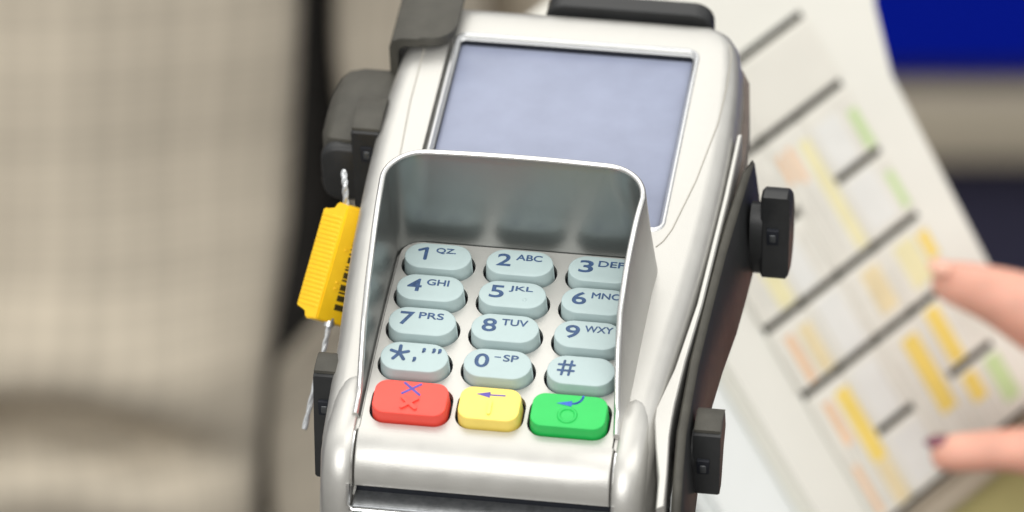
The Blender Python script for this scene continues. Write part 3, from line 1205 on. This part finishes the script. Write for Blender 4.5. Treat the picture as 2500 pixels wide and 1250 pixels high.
# bracket that carries the keyboard, down to the counter
bm = bmesh.new()
kc = KM @ Vector((0.02, 0.0, -0.042))
KMi = KM.inverted()
foot = Vector((kc.x + .03, kc.y + .10, 0.8505))
tube(bm, [KMi @ foot * 1000, KMi @ Vector((kc.x + .03, kc.y + .10, kc.z - .05)) * 1000, KMi @ kc * 1000], 16, 16)
finish('bracket', bm, BLACK, kb)
bm = bmesh.new()
tube(bm, [KMi @ foot * 1000, KMi @ (foot + Vector((0, 0, .012))) * 1000], 70, 28)
finish('foot_plate', bm, BLACK, kb)


# ------------------------------------------------------------------ people
def skin_object(name, joints, edges, m, parent, root=0, levels=2):
    """one continuous surface grown round connected joints: (point, radius)"""
    me = bpy.data.meshes.new(name)
    me.from_pydata([p for p, r in joints], edges, [])
    o = bpy.data.objects.new(name, me)
    COL.objects.link(o)
    md = o.modifiers.new('skin', 'SKIN')
    md.use_smooth_shade = True
    lay = me.skin_vertices[0] if me.skin_vertices else me.attributes and None
    if lay is None:
        bmx = bmesh.new()
        bmx.from_mesh(me)
        bmx.verts.layers.skin.verify()
        bmx.to_mesh(me)
        bmx.free()
        lay = me.skin_vertices[0]
    for i, (p, r) in enumerate(joints):
        rr = r if isinstance(r, (tuple, list)) else (r, r)
        lay.data[i].radius = rr
        lay.data[i].use_root = (i == root)
    sd = o.modifiers.new('subdivision', 'SUBSURF')
    sd.levels = sd.render_levels = levels
    me.materials.append(m)
    if parent is not None:
        o.parent = parent
    return o


# ---- hand of the person working the keyboard
HO = cam_pt(2750, 900, 1.66)
hand_mw = CW @ Matrix.Translation(HO) @ Matrix.Identity(4)
hand = empty('hand', hand_mw, 'bare hand with thumb and finger spread over the till keyboard', 'hand')


def hp(px, py, depth):
    return cam_pt(px, py, depth) - HO


J = []
E_ = []


def chain(start, pts):
    prev = start
    for p, r in pts:
        J.append((p, r))
        if prev is not None:
            E_.append((prev, len(J) - 1))
        prev = len(J) - 1
    return prev


mm = 0.001
chain(None, [(hp(3000, 1000, 1.6700), (20 * mm, 15 * mm))])                      # 0 palm centre
chain(0, [(hp(3330, 1080, 1.6750), (21 * mm, 15 * mm)), (hp(3600, 1150, 1.6850), (22 * mm, 18 * mm)), (hp(4200, 1320, 1.7100), (30 * mm, 26 * mm)), (hp(5000, 1500, 1.7500), (38 * mm, 36 * mm))])
# index finger
chain(0, [(hp(2720, 850, 1.6580), 14.04 * mm), (hp(2550, 778, 1.6510), 13.61 * mm), (hp(2430, 717, 1.6480), 9.07 * mm), (hp(2328, 690, 1.6510), 7.45 * mm), (hp(2280, 675, 1.6550), 5.18 * mm)])
# middle, ring, little: half curled behind and above the index
chain(0, [(hp(2800, 850, 1.6760), 10 * mm), (hp(2650, 900, 1.7020), 8.4 * mm), (hp(2700, 990, 1.7150), 7.6 * mm), (hp(2790, 1010, 1.7100), 6.6 * mm)])
chain(0, [(hp(2860, 910, 1.6840), 9.5 * mm), (hp(2740, 970, 1.7120), 8 * mm), (hp(2790, 1050, 1.7240), 7.2 * mm), (hp(2870, 1060, 1.7160), 6.2 * mm)])
chain(0, [(hp(2930, 970, 1.6900), 8.5 * mm), (hp(2840, 1040, 1.7160), 7 * mm), (hp(2880, 1110, 1.7250), 6.2 * mm), (hp(2950, 1110, 1.7160), 5.4 * mm)])
# thumb
chain(0, [(hp(2790, 1120, 1.6580), 12.84 * mm), (hp(2600, 1105, 1.6500), 9.42 * mm), (hp(2450, 1098, 1.6470), 6.85 * mm), (hp(2318, 1108, 1.6470), 6.21 * mm), (hp(2268, 1112, 1.6480), 4.49 * mm)])
hb = skin_object('palm_and_fingers', J, E_, SKIN, hand, 0, 2)


def nail(c, along, up_, L_, W_, m):
    bm = bmesh.new()
    a = along.normalized()
    u = (up_ - a * up_.dot(a)).normalized()
    b = a.cross(u)
    bmesh.ops.create_uvsphere(bm, u_segments=16, v_segments=10, radius=1)
    for v in bm.verts:
        v.co = c + a * v.co.x * L_ + b * v.co.y * W_ + u * v.co.z * 0.0014
    return finish('fingernail', bm, m, hand, scale=1.0)


nail(hp(2296, 652, 1.6475), hp(2323, 668, 1.6510) - hp(2278, 650, 1.6550), Vector((-.12, .75, .65)), .0042, .0032, NAILP)
nail(hp(2290, 1076, 1.6465), hp(2378, 1066, 1.6470) - hp(2278, 1082, 1.6480), Vector((0.0, .93, .35)), .0042, .0036, NAILD)

# ---- customer in a grey checked jacket, out of focus behind the counter
PX, PYC = -0.194, 1.12
pers = empty('person', Matrix.Translation((PX, PYC, 0)) @ Matrix.Rotation(math.radians(42), 4, 'Z'), 'person in an open grey checked jacket standing behind the counter', 'person')
J, E_ = [], []
chain(None, [((0, 0, .95), (.15, .10))])
chain(0, [((0, .0, 1.12), (.14, .10)), ((0, .0, 1.32), (.16, .10)), ((0, .0, 1.46), (.07, .06)), ((0, -.01, 1.54), (.055, .06)), ((0, -.02, 1.64), (.075, .09)), ((0, -.02, 1.73), (.06, .07))])
for s in (-1, 1):
    chain(2, [((s * .19, 0, 1.40), .058), ((s * .26, .01, 1.12), .045), ((s * .285, -.03, .88), .034), ((s * .285, -.05, .80), (.036, .022)), ((s * .28, -.06, .72), (.026, .016))])
    chain(0, [((s * .095, 0, .80), .085), ((s * .10, -.01, .48), .06), ((s * .105, .02, .10), .042), ((s * .11, -.06, .04), (.042, .034)), ((s * .115, -.15, .03), (.036, .022))])
skin_object('body', J, E_, SKIN, pers, 0, 2)


def cloth(name, m, parent, z0, z1, a0, a1, rad, nz=40, na=90, thick=0.0, closed=False):
    """garment sheet round the trunk: angle a (0 = towards the camera), height z; UV in metres of cloth"""
    bm = bmesh.new()
    uvl = bm.loops.layers.uv.new('UVMap')
    g = []
    for i in range(nz + 1):
        z = z0 + (z1 - z0) * i / nz
        row = []
        for j in range(na + 1):
            a = math.radians(a0 + (a1 - a0) * j / na)
            x, y = rad(a, z)
            row.append(bm.verts.new((x, y, z)))
        g.append(row)
    for i in range(nz):
        for j in range(na):
            f = bm.faces.new((g[i][j], g[i][j + 1], g[i + 1][j + 1], g[i + 1][j]))
            for lp, (ii, jj) in zip(f.loops, ((i, j), (i, j + 1), (i + 1, j + 1), (i + 1, j))):
                lp[uvl].uv = (math.radians(a0 + (a1 - a0) * jj / na) * .19, z0 + (z1 - z0) * ii / nz)
    o = finish(name, bm, m, parent, scale=1.0, sharp=180, recalc=False)
    if thick:
        sd = o.modifiers.new('thickness', 'SOLIDIFY')
        sd.thickness = thick
        sd.offset = 0
    return o


def ell(a, rx, ry):
    return (rx * math.sin(a), -ry * math.cos(a))


def r_jacket(a, z):
    d = math.degrees(a)
    rx, ry = .215, .150
    k = 0.004 * math.sin(z * 38 + d * .05) * math.sin(d * .09) + 0.003 * math.sin(d * .21 + z * 15)
    if d < 0:                              # left panel: rolls forward to its edge, a deep fold across it at the hip
        k += 0.022 * math.exp(-((d + 6) / 26) ** 2) - 0.016 * math.exp(-((d + 1.2) / 2.6) ** 2)
        zc = .789 - .011 * ((d + 34) / 22) ** 2 + .004 * math.sin(d * .16)
        wgt = math.exp(-((d + 36) / 24) ** 4)
        k += wgt * (.012 * math.exp(-((z - zc - .030) / .020) ** 2) - .036 * math.exp(-((z - zc) / .0105) ** 2) + .010 * math.exp(-((z - zc + .026) / .014) ** 2))
    else:
        k -= 0.010
    return ell(a, rx + k, ry + k)


# panels run from the open front edge round to the back; the front edge leans in slightly towards the hem
def r_left(a, z):
    x, y = r_jacket(a, z)
    return x + interp(z, [.74, .80, .86, .97, 1.4], [-.022, -.016, -.004, 0.001, .004]), y


def r_right(a, z):
    x, y = r_jacket(a, z)
    f = math.exp(-(math.degrees(a) / 40) ** 2)
    return x + f * interp(z, [.74, .795, .815, .83], [-.055, -.050, -.012, 0]), y + f * interp(z, [.74, .795, .815], [-.004, -.004, 0])


cloth('jacket', CHECK, pers, .70, 1.43, -180, -0.8, r_left, 150, 140, .004)
cloth('jacket_front', CHECK, pers, .70, 1.43, 12.5, 180, r_right, 120, 120, .004)
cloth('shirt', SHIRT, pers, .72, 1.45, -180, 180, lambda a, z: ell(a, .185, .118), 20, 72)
# trousers, both legs
for s in (-1, 1):
    bm = bmesh.new()
    uvl = bm.loops.layers.uv.new('UVMap')
    g = []
    for i in range(40):
        z = .95 - .89 * i / 39
        rx = interp(.95 - z, [0, .15, .45, .85], [.105, .102, .080, .062])
        ry = interp(.95 - z, [0, .15, .45, .85], [.112, .112, .086, .070])
        row = []
        for j in range(48):
            a = 2 * math.pi * j / 48
            kf = 1 + .03 * math.sin(a * 5 + z * 30) + .02 * math.sin(z * 70)
            row.append(bm.verts.new((s * .098 + rx * kf * math.sin(a), -ry * kf * math.cos(a), z)))
        g.append(row)
    for i in range(39):
        for j in range(48):
            q = (j + 1) % 48
            f = bm.faces.new((g[i][j], g[i][q], g[i + 1][q], g[i + 1][j]))
            for lp, (ii, jj) in zip(f.loops, ((i, j), (i, j + 1), (i + 1, j + 1), (i + 1, j))):
                lp[uvl].uv = (jj / 48 * .6, ii / 39 * .9)
    finish('trouser_leg', bm, CHECK, pers, scale=1.0, sharp=180)
    bm = bmesh.new()
    uvl = bm.loops.layers.uv.new('UVMap')
    P = [Vector((s * .17, 0, 1.42)), Vector((s * .23, 0, 1.34)), Vector((s * .262, .01, 1.12)), Vector((s * .285, -.03, .90)), Vector((s * .287, -.04, .84))]
    tube(bm, P, [.07, .078, .066, .056, .054], 24)
    finish('sleeve', bm, CHECK, pers, scale=1.0, sharp=60)
    bm = bmesh.new()
    box(bm, s * .11 - .045, s * .11 + .045, -.20, .07, .001, .075, .025, 3)
    finish('shoe', bm, SHOE, pers, scale=1.0)
